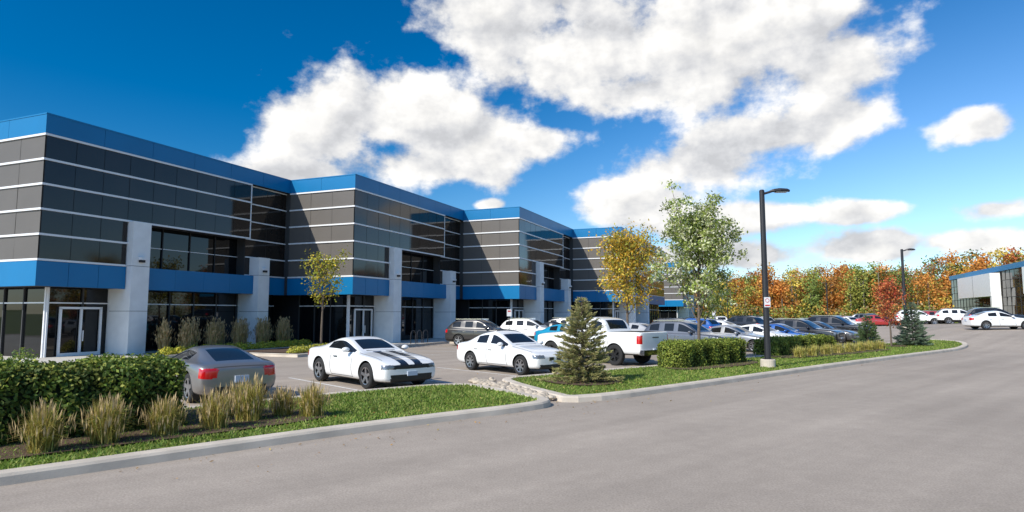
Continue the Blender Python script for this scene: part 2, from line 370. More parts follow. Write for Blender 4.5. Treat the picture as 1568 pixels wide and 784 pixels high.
# ---------------- cars
CM=[pmat('car_paint',(.75,.75,.75),.3,coat=1),pmat('car_glass',(.012,.014,.016),.03,spec=.5),pmat('tyre',(.018,.018,.018),.8),
    pmat('rim_metal',(.45,.45,.46),.3,metal=.9),pmat('black_trim',(.012,.012,.012),.45),pmat('headlight',(.20,.21,.22),.1,metal=.4,coat=1),
    pmat('tail_light',(.55,.008,.01),.15,coat=1),pmat('chrome',(.6,.6,.6),.15,metal=1),pmat('number_plate',(.5,.56,.65),.5),pmat('stripe',(.015,.015,.016),.25,coat=1),pmat('panel_gap',(.05,.05,.05),.8)]
SP={}
SP['coupe']=dict(hw=.95,r=.36,ax=(1.45,-1.38),st=[(2.38,.80,.26,.62,.64,0,''),(2.32,.92,.19,.70,.73,0,''),(2.0,.98,.17,.80,.84,0,''),(1.47,1.0,.17,.88,.92,0,''),(.95,.99,.17,.90,.97,0,''),
 (.75,.985,.17,.93,1.00,.82,'w'),(-.12,.97,.17,.95,1.37,.64,'s'),(-.5,.97,.17,.96,1.40,.64,'s'),(-.98,.99,.17,.98,1.335,.62,'r'),(-1.62,1.01,.18,1.02,1.10,.62,''),(-2.1,.96,.2,1.01,1.07,0,''),(-2.32,.92,.24,.96,1.01,0,''),(-2.38,.82,.34,.86,.90,0,'')],
 head=(.57,.69,.62),tail=(.76,.93,.38),grille=(.57,.68,.63),low=(.26,.42,.72),seam=(.68,-.62),stripe=True,rim=(5,.05),belt=.95)
SP['sports_coupe']=dict(hw=.93,r=.345,ax=(1.28,-1.27),st=[(2.14,.75,.24,.58,.6,0,''),(2.06,.90,.17,.67,.70,0,''),(1.6,.98,.15,.79,.84,0,''),(1.15,1,.15,.86,.91,0,''),(.9,.97,.15,.85,.93,0,''),
 (.75,.96,.15,.86,.95,.82,'w'),(-.05,.95,.15,.87,1.27,.58,'s'),(-.35,.95,.15,.88,1.30,.58,'s'),(-.85,.98,.15,.92,1.23,.58,'r'),(-1.3,1.04,.17,.93,1.10,.60,'r'),(-1.78,1.04,.17,.90,.95,.64,''),(-2.0,.98,.22,.88,.93,0,''),(-2.14,.88,.33,.76,.80,0,'')],
 head=(.58,.72,.6),tail=(.60,.83,.58),grille=(.28,.46,.5),low=(.2,.26,.5),seam=(.6,-.55),rim=(5,.06),belt=.88)
SP['sedan']=dict(hw=.91,r=.33,ax=(1.50,-1.28),st=[(2.30,.74,.28,.60,.62,0,''),(2.22,.90,.2,.70,.73,0,''),(1.85,.97,.19,.80,.85,0,''),(1.2,1.0,.19,.88,.94,0,''),(1.0,1.0,.19,.90,.97,0,''),
 (.85,1.0,.19,.91,.99,.84,'w'),(.05,.99,.19,.92,1.42,.66,'s'),(-.25,.99,.19,.92,1.46,.66,''),(-.33,.99,.19,.92,1.46,.66,'s'),(-1.05,.99,.19,.94,1.39,.65,'r'),(-1.68,.99,.19,.98,1.06,.68,''),(-2.0,.97,.2,.98,1.04,0,''),(-2.22,.93,.24,.94,.99,0,''),(-2.30,.82,.34,.82,.86,0,'')],
 head=(.58,.70,.50),tail=(.72,.90,.50),grille=(.54,.54,.3),low=(.27,.38,.72),seam=(.82,-.29,-1.15),rim=(7,.035),belt=.92)
SP['suv']=dict(hw=.95,r=.37,ax=(1.42,-1.35),st=[(2.38,.80,.34,.78,.81,0,''),(2.30,.92,.27,.90,.94,0,''),(1.9,.98,.25,1.0,1.05,0,''),(1.2,1.0,.25,1.04,1.10,0,''),(1.05,1,.25,1.05,1.12,0,''),
 (.92,1.0,.25,1.06,1.15,.86,'w'),(.2,.99,.25,1.07,1.66,.72,'s'),(-.2,.99,.25,1.07,1.72,.72,''),(-.28,.99,.25,1.08,1.73,.72,'s'),(-1.05,.99,.25,1.09,1.72,.72,''),(-1.15,.99,.25,1.09,1.715,.72,'s'),(-1.9,.98,.25,1.13,1.66,.68,'r'),(-2.24,.95,.27,1.12,1.20,.76,''),(-2.34,.93,.32,1.02,1.07,0,''),(-2.38,.85,.4,.85,.88,0,'')],
 head=(.76,.90,.55),tail=(.86,1.08,.62),grille=(.58,.84,.5),low=(.35,.45,.7),seam=(.85,-.24,-1.1),rim=(5,.05),belt=1.07)
SP['pickup_truck']=dict(hw=1.01,r=.42,ax=(1.95,-1.62),st=[(2.95,.90,.46,1.04,1.08,0,''),(2.85,.97,.42,1.15,1.19,0,''),(2.3,.99,.42,1.2,1.26,0,''),(1.6,.99,.42,1.24,1.31,0,''),(1.35,.99,.42,1.25,1.33,0,''),
 (1.18,.99,.42,1.26,1.36,.88,'w'),(.5,.98,.42,1.28,1.90,.74,'s'),(-.1,.98,.42,1.28,1.95,.74,''),(-.2,.98,.42,1.28,1.95,.74,'s'),(-.95,.98,.42,1.28,1.91,.74,'r'),(-1.12,.98,.42,1.30,1.36,.8,''),(-1.22,.98,.42,1.34,1.35,0,''),(-2.0,.98,.42,1.36,1.37,0,''),(-2.88,.98,.42,1.36,1.37,0,''),(-2.95,.97,.46,1.32,1.33,0,'')],
 head=(.88,1.06,.6),tail=(.88,1.22,.84),grille=(.6,1.0,.6),low=(.5,.55,.3),seam=(1.2,-.15,-1.02,-1.24),rim=(6,.05),belt=1.27,bed=True)
def wheel(g,x,y,r,side,rim,dark=False):
    n=28; hw=.115
    prof=[(r*.66,hw*.9),(r*.70,hw),(r*.93,hw),(r,hw*.75),(r,-hw*.75),(r*.93,-hw),(r*.5,-hw)]
    V=[];F=[]
    for k in range(n):
        a=2*math.pi*k/n
        for (rr,o) in prof: V.append((x+rr*math.cos(a),y+side*o,r+rr*math.sin(a)))
    m=len(prof)
    for k in range(n):
        for q in range(m-1): F.append((k*m+q,((k+1)%n)*m+q,((k+1)%n)*m+q+1,k*m+q+1))
    g.add(V,F,2)
    V=[(x+r*.70*math.cos(2*math.pi*k/n),y+side*hw*.95,r+r*.70*math.sin(2*math.pi*k/n)) for k in range(n)]+[(x+r*.61*math.cos(2*math.pi*k/n),y+side*hw*.88,r+r*.61*math.sin(2*math.pi*k/n)) for k in range(n)]
    V+=[(x+r*.60*math.cos(2*math.pi*k/n),y+side*hw*.25,r+r*.60*math.sin(2*math.pi*k/n)) for k in range(n)]
    mm=4 if dark else 3
    g.add(V,[(k,(k+1)%n,n+(k+1)%n,n+k) for k in range(n)],mm); g.add(V,[(n+k,n+(k+1)%n,2*n+(k+1)%n,2*n+k) for k in range(n)]+[tuple(2*n+k for k in range(n))],4)
    ns,sw=rim
    for i in range(ns):
        a=2*math.pi*i/ns+.3; ca,sa=math.cos(a),math.sin(a); 
        pts=[]
        for (rr,ww,o) in ((r*.08,sw*.9,hw*.8),(r*.64,sw*.75,hw*.93)):
            for sg in(-1,1): pts.append((x+rr*ca-sg*ww*sa,y+side*o,r+rr*sa+sg*ww*ca))
            for sg in(-1,1): pts.append((x+rr*ca-sg*ww*sa,y+side*(o-.04),r+rr*sa+sg*ww*ca))
        g.add(pts,[(0,1,5,4),(0,4,6,2),(1,3,7,5),(2,6,7,3)],mm)
    V=[(x,y+side*hw*.86,r)]+[(x+r*.13*math.cos(2*math.pi*k/10),y+side*hw*.82,r+r*.13*math.sin(2*math.pi*k/10)) for k in range(10)]
    g.add(V,[(0,1+k,1+(k+1)%10) for k in range(10)],mm)
CARS={}
def build_car(kind,dark=False):
    s=SP[kind]; hw=s['hw']; st=s['st']; V=[];F=[];MI=[]
    for (x,w,zb,belt,top,rw,fl) in st:
        W=w*hw
        if rw: 
            dr=min(.06,(top-belt)*.22)
            half=[(0,zb),(.75*W,zb),(.965*W,zb+.07),(W,zb+.42*(belt-zb)),(.985*W,belt-.07),(.94*W,belt),(.885*W,belt+.03),(rw*W*1.03,top-dr),(rw*W-.07,top-dr*.25),(0,top+.01)]
        else:
            d=top-belt
            half=[(0,zb),(.75*W,zb),(.965*W,zb+.07),(W,zb+.42*(belt-zb)),(.985*W,belt-.07),(.94*W,belt),(.84*W,belt+d*.45),(.7*W,belt+d*.75),(.5*W,belt+d*.9),(0,top)]
        ring=[(x,y,z) for (y,z) in half]+[(x,-y,z) for (y,z) in half[-2:0:-1]]
        V+=ring
    n=18; ns=len(st)
    for i in range(ns-1):
        fl=st[i][6]
        for k in range(n):
            k2=(k+1)%n; F.append((i*n+k,i*n+k2,(i+1)*n+k2,(i+1)*n+k)); kk=min(k,17-k); mi=0
            if kk==6 and fl in('w','s'): mi=1
            if kk==8 and fl in('w','r'): mi=1
            MI.append(mi)
    for i,fl in ((0,1),(ns-1,-1)):
        b=i*n; prs=[(0,0)]+[(k,18-k) for k in range(1,9)]+[(9,9)]
        for q in range(9):
            a1,a2=prs[q];b1,b2=prs[q+1]
            f=[b+a1,b+b1,b+b2,b+a2]; f=list(dict.fromkeys(f)); 
            if fl==-1: f=f[::-1]
            F.append(tuple(f)); MI.append(0)
    body=quick('tmp',V,F,CM,MI,smooth=True)
    ss=body.modifiers.new('s','SUBSURF'); ss.levels=3; ss.render_levels=3
    g=Geo(); r=s['r']
    for ax in s['ax']:
        for sd in(-1,1):
            y0=sd*(hw-.34); y1=sd*(hw+.3); nn=32; rr=r+.055
            VV=[(ax+rr*math.cos(2*math.pi*k/nn),y,r+.01+rr*math.sin(2*math.pi*k/nn)) for y in(y0,y1) for k in range(nn)]
            FF=[(k,(k+1)%nn,nn+(k+1)%nn,nn+k) for k in range(nn)]+[tuple(range(nn))[::-1],tuple(nn+k for k in range(nn))]
            g.add(VV,FF,4)
    if s.get('bed'): g.box(-2.83,-1.27,-.82,.82,.85,2.5,4)
    cut=g.obj('cut',CM); bm=bmesh.new(); bm.from_mesh(cut.data); bmesh.ops.recalc_face_normals(bm,faces=bm.faces[:]); bm.to_mesh(cut.data); bm.free()
    bm=bmesh.new(); bm.from_mesh(body.data); bmesh.ops.recalc_face_normals(bm,faces=bm.faces[:]); bm.to_mesh(body.data); bm.free()
    bo=body.modifiers.new('b','BOOLEAN'); bo.operation='DIFFERENCE'; bo.solver='EXACT'; bo.object=cut
    dg=bpy.context.evaluated_depsgraph_get(); me=bpy.data.meshes.new_from_object(body.evaluated_get(dg))
    bpy.data.objects.remove(body); bpy.data.objects.remove(cut)
    x0=st[0][0]; x1=st[-1][0]; hd=s['head']; tl=s['tail']; gl=s['grille']; lo=s['low']
    for p in me.polygons:
        if p.material_index!=0: continue
        x,y,z=p.center; ay=abs(y)/hw; nz=p.normal
        if x>x0-.45 and hd[0]<z<hd[1] and ay>hd[2] and ay<.95 and (nz.x>.25): p.material_index=5
        elif x>x0-.25 and gl[0]<z<gl[1] and ay<gl[2] and nz.x>.4: p.material_index=4
        elif x>x0-.3 and lo[0]<z<lo[1] and ay<lo[2] and nz.x>.3: p.material_index=4
        elif x>x0-.25 and st[0][2]-.02<z<st[0][2]+.03 and ay<.7 and nz.x>.3: p.material_index=4
        elif x<x1+.28 and tl[0]<z<tl[1] and ay>tl[2] and (nz.x<-.3 or (ay>.85 and x<x1+.2)): p.material_index=6
        elif z<st[3][2]+.07 and nz.z<.7: p.material_index=4
        elif s.get('stripe') and nz.z>.6 and .10<abs(y)<.36 and x>.85: p.material_index=9
        elif kind=='suv' and z<.46 and nz.z<.7: p.material_index=4
    bt=s['belt']; bvh=BVHTree.FromPolygons([v.co for v in me.vertices],[p.vertices for p in me.polygons])
    g=Geo()
    def ribbon(pts,d,wv,m=10):
        V=[];ok=[]
        for p in pts:
            for sg in(-1,1):
                h=bvh.ray_cast(Vector(p)+Vector(wv)*sg-Vector(d)*1.5,Vector(d))
                if h[0] is None: return
                V.append(h[0]-Vector(d)*.004)
        g.add(V,[(2*i,2*i+1,2*i+3,2*i+2) for i in range(len(pts)-1)],m)
    for sd in(-1,1):
        for sx in s['seam']:
            ribbon([(sx-.05*math.sin(k/9*3.14),sd*.9,st[3][2]+.1+(bt-.04-st[3][2]-.1)*k/9) for k in range(10)],(0,-sd,0),(.008,0,0))
        xs=(s['seam'][0],s['seam'][2] if len(s['seam'])>2 else s['seam'][1])
        ribbon([(xs[1]+(xs[0]-xs[1])*k/12,sd*.9,st[3][2]+.12) for k in range(13)],(0,-sd,0),(0,0,.007))
        cx0=[q for q in st if q[6]=='w'][0][0]
        ribbon([(cx0+.08+(x0-.35-cx0-.08)*k/8,sd*hw*.80,1.0) for k in range(9)],(0,0,-1),(0,.008,0))
    if kind in('sedan','coupe','sports_coupe'):
        ribbon([(x1+.06,-.62+1.24*k/8,1.0) for k in range(9)],(0,0,-1),(.01,0,0))
    for ax in s['ax']:
        for sd in(-1,1): wheel(g,ax,sd*(hw-.125),r,sd,s['rim'],dark)
    cowl=[q for q in st if q[6]=='w'][0]
    for sd in(-1,1):
        cx=cowl[0]-.28; cy=sd*(hw+.07); cz=bt+.10; sx,sy,szz=.10,.12,.075
        if kind=='pickup_truck': szz=.13;cz+=.05
        v=iv*np.array([sx,sy,szz])+np.array([cx,cy,cz]); g.add(v,iff,0); g.box(cx-.04,cx+.04,min(cy,sd*(hw*.88)),max(cy,sd*(hw*.88)),cz-.07,cz-.03,4)
        for hx in ((-.35,) if 'coupe' in kind else (-.12,-.95)):
            g.box(hx-.1,hx+.1,sd*hw*.965-.02,sd*hw*.965+.02,bt-.14,bt-.11,7 if kind!='coupe' else 10)
    pz=.72 if 'bed' not in s else .62
    if kind=='sports_coupe': pz=.56
    g.box(x1-.035,x1+.05,-.16,.16,pz-.08,pz+.08,8)
    g.box(x0-.05,x0+.03,-.16,.16,st[0][2]+.12,st[0][2]+.24,8)
    if s.get('bed'):
        g.box(x1-.12,x1+.1,-.93,.93,.46,.66,7); g.box(x0-.1,x0+.1,-.93,.93,.44,.66,7)
        g.box(x1-.012,x1+.02,-.2,.2,1.12,1.16,4)
    if kind in('sedan',):
        for sd in(-1,1): g.box(x0-.03,x0+.02,sd*.17-.11,sd*.17+.11,.50,.63,7); g.box(x0-.03,x0+.025,sd*.17-.09,sd*.17+.09,.515,.615,4)
    if kind=='suv':
        for sd in(-1,1): g.box(-1.7,.1,sd*.60-.02,sd*.60+.02,1.70,1.75,7)
        g.box(x0-.05,x0+.015,-.4,.4,.68,.71,7)
    if kind=='sports_coupe':
        for sd in(-1,1): 
            V=[(x1-.06,sd*.42+.055*math.cos(a),.30+.055*math.sin(a)) for a in np.linspace(0,6.283,12,endpoint=False)]+[(x1+.1,sd*.42+.055*math.cos(a),.30+.055*math.sin(a)) for a in np.linspace(0,6.283,12,endpoint=False)]
            g.add(V,[(k,(k+1)%12,12+(k+1)%12,12+k) for k in range(12)],7)
        g.box(x1-.01,x1+.07,-.6,.6,.25,.40,4)
    g.box(cowl[0]-.02,cowl[0]+.02,-.5,.45,cowl[4]+.005,cowl[4]+.02,4)
    ex=g.obj('ex',CM); bm=bmesh.new(); bm.from_mesh(me); bm.from_mesh(ex.data); bpy.data.objects.remove(ex)
    for f in bm.faces: f.smooth=True
    me2=bpy.data.meshes.new(kind); bm.to_mesh(me2); bm.free()
    for m in CM: me2.materials.append(m)
    me2.set_sharp_from_angle(angle=R(32)); return me2
PC={}
def paint(c,metal=0):
    k=(c,metal)
    if k not in PC: PC[k]=pmat('car_paint',c,.32 if not metal else .36,metal=metal,coat=1)
    return PC[k]
def car(kind,x,y,az,c,metal=0,dark=False,name=None):
    key=(kind,dark)
    if key not in CARS: CARS[key]=build_car(kind,dark)
    names={'coupe':'parked_coupe','sports_coupe':'parked_sports_coupe','sedan':'parked_car','suv':'parked_suv','pickup_truck':'pickup_truck'}
    o=bpy.data.objects.new(name or names[kind],CARS[key]); col.objects.link(o)
    o.location=(x,y,float(H(x,y))+.004); o.rotation_euler=(0,0,R(90-az))
    o.material_slots[0].link='OBJECT'; o.material_slots[0].material=paint(c,metal); return o
W_=(.82,.82,.80); BK=(.012,.013,.015); SV=(.42,.43,.44); GY=(.10,.10,.105); BL=(.02,.10,.35)
car('sports_coupe',-7.9,16.7,-45,(.27,.26,.25),.6)
car('coupe',-4.4,19.6,137,W_)
car('sedan',-.05,23.5,139,W_)
car('pickup_truck',3.77,27.75,-42,W_,dark=True)
car('suv',-1.85,41.4,112,(.035,.032,.03)); car('suv',1.5,47.6,112,W_); car('suv',5.2,53.5,112,SV,.5); car('sedan',3.6,50.6,112,BK)
row=lambda i:(3.77+2.26*i,27.75+2.16*i)
car('sedan',*(np.array(row(2.6))+Nd*9),132,(.01,.25,.42))
car('suv',*row(2.35),135,(.16,.17,.19),.6)
car('sedan',*row(3.9),135,SV,.6); car('sedan',*row(5),135,W_); car('sedan',*row(5.95),135,BL,.3); car('suv',*row(7),135,BK); car('sedan',*row(8),135,GY,.5); car('suv',*row(9),136,BK)
for i,(k,c) in enumerate((('sedan',BK),('sedan',SV),('suv',GY),('suv',BL),('sedan',W_),('suv',BK))):
    q=np.array(row(3.7+i*1.25))+Nd*9.5; car(k,q[0],q[1],-42,c)
far=[(38.5,50.5,100,'sedan',W_),(51,72.5,112,'suv',W_),(47.5,74.5,112,'suv',W_),(44.5,58.5,110,'suv',BK),(47.5,62,110,'sedan',W_),(50,66,112,'suv',GY),
 (54,78,112,'sedan',SV),(56,84,112,'suv',(.3,.02,.02)),(58,90,112,'suv',W_),(44,77,112,'sedan',(.35,.02,.02)),(46,82,112,'suv',W_),(48,87,112,'sedan',SV),(50,92,112,'suv',W_)]
for (x,y,az,k,c) in far: car(k,x,y,az,c)
cs=[W_,BK,SV,GY,W_,BL,(.3,.02,.02)]
for i in range(13): car(random.choice(['sedan','suv']),28+i*3.0,86+i*.4+(i%2)*.5,10,cs[i%7])
for i in range(9): car(random.choice(['sedan','suv']),20+i*3.1,70+i*1.2,170,cs[(i*3)%7])

# ---------------- trees
def tree(name,x,y,h,crown0,rad,nb,nl,ls,pal,seed,lean=0,up=1.1,shape=1.0,tr=.05,clump=.22,dens=None):
    global rng
    old=rng; rng=np.random.default_rng(seed); rs=rng
    g=Geo(); z0=float(H(x,y))+.1
    pts=[];rr=[]
    ns=9; wob=rs.normal(0,.035,(ns,2)).cumsum(0)
    for i in range(ns): t=i/(ns-1); pts.append((wob[i,0]*t+lean*t,wob[i,1]*t,h*.93*t)); rr.append(tr*(1-t)**.8+.008)
    g.tube(pts,rr,8)
    cen=[]
    for b in range(nb):
        t=crown0+(1-crown0)*((b+.5)/nb)**.9*.92; i=t*(ns-1); i0=int(i); f=i-i0; p=np.array(pts[i0])*(1-f)+np.array(pts[min(i0+1,ns-1)])*f
        rel=(t-crown0)/(1-crown0); R_=rad*(math.sin(math.pi*min(1,(rel*.85+.15))**shape)**.7)*rs.uniform(.65,1.2)
        a=b*2.4+rs.uniform(-.4,.4); d=np.array([math.cos(a),math.sin(a),up*rs.uniform(.7,1.3)]); 
        q=[p]; L=R_
        for k in range(1,6): dd=d.copy(); dd[2]*=(1+.15*k*.5); q.append(p+dd*L*k/5+rs.normal(0,.03,3))
        g.tube(q,[tr*.35*(1-k/6)+.004 for k in range(6)],5)
        for k in range(2,6):
            cen.append((q[k],k/5))
            if k in(3,4):
                for _ in range(2):
                    e=q[k]+np.array([rs.normal(0,1),rs.normal(0,1),rs.uniform(-.2,1)])*L*.28; g.tube([q[k],e],[.008,.004],4); cen.append((e,.9))
    nW=len(g.f)
    idx=rs.integers(0,len(cen),nl); C=np.array([cen[i][0] for i in idx])+rs.normal(0,clump,(nl,3))*np.array([1,1,.8])
    k_=C[:,2]>h*crown0*.75; C=C[k_]; n=len(C)
    cb=rs.uniform(.65,1.25,len(cen))[idx][k_]
    V,F,c=leaves(C,rs.uniform(.6,1.2,n)*ls,mixcols(pal,n,.2)*cb[:,None],up=.5)
    o=len(g.v); vv=g.v+[tuple(v) for v in V]; ff=g.f+[tuple(f) for f in (F+o)]; mi=[0]*nW+[1]*n; cc=np.vstack([np.full((nW,3),.08),c])
    ob=quick(name,vv,ff,[M['bark'],LEAF],mi,cc); ob.location=(x,y,z0); rng=old; return ob
tree('young_tree',-10.9,36.5,5.2,.42,1.15,14,1700,.08,[(.36,.32,.03),(.27,.28,.03),(.44,.31,.03),(.19,.22,.03)],11,tr=.07,clump=.2)
tree('maple_tree',6.5,36,6.3,.30,1.6,26,8500,.085,[(.44,.30,.03),(.32,.29,.04),(.46,.26,.03),(.24,.25,.04),(.45,.32,.06)],12,tr=.08,clump=.25,shape=.8)
tree('young_tree',7.95,27.2,6.3,.22,1.4,30,15000,.075,[(.28,.32,.09),(.42,.44,.24),(.20,.25,.05),(.52,.52,.36),(.14,.19,.03)],23,tr=.07,clump=.15,up=1.5,shape=.75)
tree('red_maple_tree',22.9,38.6,3.95,.28,.7,20,2300,.07,[(.36,.08,.035),(.42,.12,.04),(.28,.05,.03),(.40,.18,.06)],15,tr=.05,clump=.17)
def conifer(name,x,y,h,rad,n,pal,seed,blue=False):
    rs=np.random.default_rng(seed); g=Geo(); g.tube([(0,0,0),(0,0,h*.5),(0,0,h)],[.05,.035,.008],7)
    nw=int(h*9)
    cc=[];dd=[];ll=[]
    for w in range(nw):
        t=w/nw; z=.12*h*.5+t*h*.93; r=rad*(1-t)**.85*rs.uniform(.8,1.15)+.05; nb=max(5,int(11*(1-t)+4))
        for b in range(nb):
            a=6.283*b/nb+rs.uniform(-.3,.3); L=r*rs.uniform(.7,1.15); slope=-.12+.55*t+rs.uniform(-.08,.08)
            d=np.array([math.cos(a),math.sin(a),slope]); 
            m=max(16,int(L*150))
            s=np.sqrt(rs.uniform(.04,1,m))
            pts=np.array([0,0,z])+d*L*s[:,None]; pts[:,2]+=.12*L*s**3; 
            sd=np.cross(d,[0,0,1]); pts+=rs.normal(0,.02,(m,3))+sd*(rs.uniform(-1,1,(m,1))*.16*L*(1.1-s[:,None]))
            cc.append(pts)
            nd=d*rs.uniform(.5,1.2,(m,1))+sd*rs.uniform(-1,1,(m,1))+np.array([0,0,1])*rs.uniform(-.2,.7,(m,1)); dd.append(nd); ll.append(s)
            g.tube([(0,0,z),tuple(np.array([0,0,z])+d*L*.9)],[.012,.004],4)
    C=np.vstack(cc); D=np.vstack(dd); D/=np.linalg.norm(D,axis=1,keepdims=True); S=np.concatenate(ll); m=len(C)
    U=np.cross(D,rs.normal(size=(m,3))); U/=np.linalg.norm(U,axis=1,keepdims=True); ln=rs.uniform(.05,.10,(m,1)); wd=.012
    Q=np.stack([C-U*wd,C+U*wd,C+U*wd*.4+D*ln,C-U*wd*.4+D*ln],1).reshape(-1,3)
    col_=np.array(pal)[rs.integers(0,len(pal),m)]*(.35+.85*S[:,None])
    o=len(g.v); vv=g.v+[tuple(v) for v in Q]; ff=g.f+[tuple(f) for f in (np.arange(4*m).reshape(-1,4)+o)]
    ob=quick(name,vv,ff,[M['bark'],LEAF],[0]*len(g.f)+[1]*m,np.vstack([np.full((len(g.f),3),.06),col_])); ob.location=(x,y,float(H(x,y))+.1); return ob
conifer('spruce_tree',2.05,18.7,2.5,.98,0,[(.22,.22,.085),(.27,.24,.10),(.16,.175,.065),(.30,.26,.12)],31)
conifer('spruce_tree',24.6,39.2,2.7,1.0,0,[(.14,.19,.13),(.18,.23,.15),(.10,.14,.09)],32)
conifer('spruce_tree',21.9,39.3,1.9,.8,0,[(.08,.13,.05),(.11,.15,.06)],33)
def hedge(name,p0,p1,width,h,n,pal,ls=.035,seed=3):
    p0=np.array(p0,float);p1=np.array(p1,float); d=p1-p0; L=np.linalg.norm(d); d/=L; nn=np.array([-d[1],d[0]])
    rs=np.random.default_rng(seed)
    half=np.array([L/2,width/2,h])
    areas=np.array([L*width,L*h*2,width*h*2]); pick=rs.choice(3,n,p=areas/areas.sum()); q=rs.uniform(-1,1,(n,3)); q[:,2]=rs.uniform(0,1,n)
    q[pick==0,2]=1; sgn=rs.choice([-1,1],n); q[pick==1,1]=sgn[pick==1]; q[pick==2,0]=sgn[pick==2]
    P=q*half; c=P.copy(); rr=.22
    c[:,0]=np.clip(P[:,0],-L/2+rr,L/2-rr); c[:,1]=np.clip(P[:,1],-width/2+rr,width/2-rr); c[:,2]=np.clip(P[:,2],0,h-rr)
    e=P-c; ln=np.linalg.norm(e,axis=1,keepdims=True)+1e-6; nrm=e/ln; P=c+nrm*rr
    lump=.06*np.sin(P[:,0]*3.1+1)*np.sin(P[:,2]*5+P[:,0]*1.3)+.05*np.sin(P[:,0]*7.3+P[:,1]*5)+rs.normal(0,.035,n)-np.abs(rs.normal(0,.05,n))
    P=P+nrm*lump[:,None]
    X=p0[0]+d[0]*(P[:,0]+L/2)+nn[0]*(P[:,1]+width/2); Y=p0[1]+d[1]*(P[:,0]+L/2)+nn[1]*(P[:,1]+width/2)
    C=np.stack([X,Y,P[:,2]+H(X,Y)+.14],1)
    N=np.stack([nrm[:,0]*d[0]+nrm[:,1]*nn[0],nrm[:,0]*d[1]+nrm[:,1]*nn[1],nrm[:,2]],1)
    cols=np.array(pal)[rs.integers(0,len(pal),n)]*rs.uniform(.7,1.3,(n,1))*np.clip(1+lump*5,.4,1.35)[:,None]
    V,F,c2=leaves(C,rs.uniform(.7,1.3,n)*ls,cols,aspect=.6,outn=N)
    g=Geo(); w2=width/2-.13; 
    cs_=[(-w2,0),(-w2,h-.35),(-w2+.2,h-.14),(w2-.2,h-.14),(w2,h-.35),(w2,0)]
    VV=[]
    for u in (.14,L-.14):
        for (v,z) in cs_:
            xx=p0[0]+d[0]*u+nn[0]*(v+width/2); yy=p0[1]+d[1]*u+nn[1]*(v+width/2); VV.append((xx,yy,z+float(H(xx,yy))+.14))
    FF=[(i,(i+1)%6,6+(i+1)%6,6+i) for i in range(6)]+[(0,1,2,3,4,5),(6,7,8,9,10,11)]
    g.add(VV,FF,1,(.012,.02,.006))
    o=len(g.v)
    return quick(name,g.v+[tuple(v) for v in V],g.f+[tuple(f) for f in(F+o)],[LEAF],None,np.vstack([np.array(g.c),cols]))
hp=[(.075,.115,.016),(.055,.09,.013),(.12,.155,.024),(.04,.068,.011),(.22,.23,.045)]
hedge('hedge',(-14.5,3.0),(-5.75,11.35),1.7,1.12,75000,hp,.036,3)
hp2=[(.15,.18,.028),(.105,.14,.02),(.20,.22,.04),(.07,.10,.016)]
hedge('hedge',(6.1,22.9),(9.6,26.1),1.2,.86,26000,hp2,.035,4)
hedge('hedge',(12.3,29.6),(17.6,34.6),1.2,.75,20000,hp2,.04,5)
def tuft(g,x,y,h,n,spread,pal,seed,w=.006,heads=False):
    rs=np.random.default_rng(seed); z0=float(H(x,y))+.13
    for i in range(n):
        a=rs.uniform(0,6.283); bx=x+rs.normal(0,spread*.2); by=y+rs.normal(0,spread*.2); L=h*rs.uniform(.55,1.12); lean=rs.uniform(.05,1.1)*spread
        dx,dy=math.cos(a),math.sin(a); c=tuple(np.array(pal[rs.integers(0,len(pal))])*rs.uniform(.7,1.25))
        k=lean/spread
        pts=[(bx,by,z0),(bx+dx*lean*.4,by+dy*lean*.4,z0+L*.6),(bx+dx*lean,by+dy*lean,z0+L*(1-.42*k*k))]
        px,py=-dy*w,dx*w
        V=[(pts[0][0]-px,pts[0][1]-py,pts[0][2]),(pts[0][0]+px,pts[0][1]+py,pts[0][2]),(pts[1][0]+px,pts[1][1]+py,pts[1][2]),(pts[1][0]-px,pts[1][1]-py,pts[1][2]),pts[2]]
        F=[(0,1,2,3),(3,2,4)]
        g.add(V,F,0,c)
        if heads and rs.random()<heads:
            t=pts[2]; g.add([(t[0]-px*2.5,t[1]-py*2.5,t[2]-.02),(t[0],t[1],t[2]-.10),(t[0]+px*2.5,t[1]+py*2.5,t[2]-.02),(t[0]+dx*.03,t[1]+dy*.03,t[2]+.07)],[(0,1,2,3)],0,tuple(np.array((.36,.27,.14))*rs.uniform(.7,1.2)))
gp=[(.35,.28,.08),(.30,.26,.06),(.42,.32,.12),(.20,.22,.05),(.29,.25,.06)]
for i,(x,y,h) in enumerate([(-6.7,9.25,.66),(-6.2,9.85,.68),(-5.65,10.5,.58),(-5.1,11.1,.64),(-4.85,11.95,.74),(-4.45,12.5,.5),(-3.85,12.4,.6),(-5.3,12.5,.6),(-8,7.8,.6)]):
    g=Geo(); tuft(g,x,y,h,900,.36*h/.6*random.uniform(.85,1.1),gp,40+i,w=.005,heads=.15); g.obj('ornamental_grass',[LEAF],True)
for i in range(11):
    q=loc2(5.2+i*.85,1.4+(i%2)*.4); g=Geo(); tuft(g,q[0],q[1],1.6,420,.42,[(.48,.33,.17),(.40,.30,.14),(.30,.27,.10)],60+i,w=.012,heads=.5); g.obj('ornamental_grass',[LEAF],True)
for i in range(8):
    q=(13.0+i*1.05,28.9+i*.92); g=Geo(); tuft(g,q[0],q[1],.55,260,.5,[(.40,.36,.09),(.31,.31,.08),(.44,.36,.14)],80+i,w=.012); g.obj('ornamental_grass',[LEAF],True)
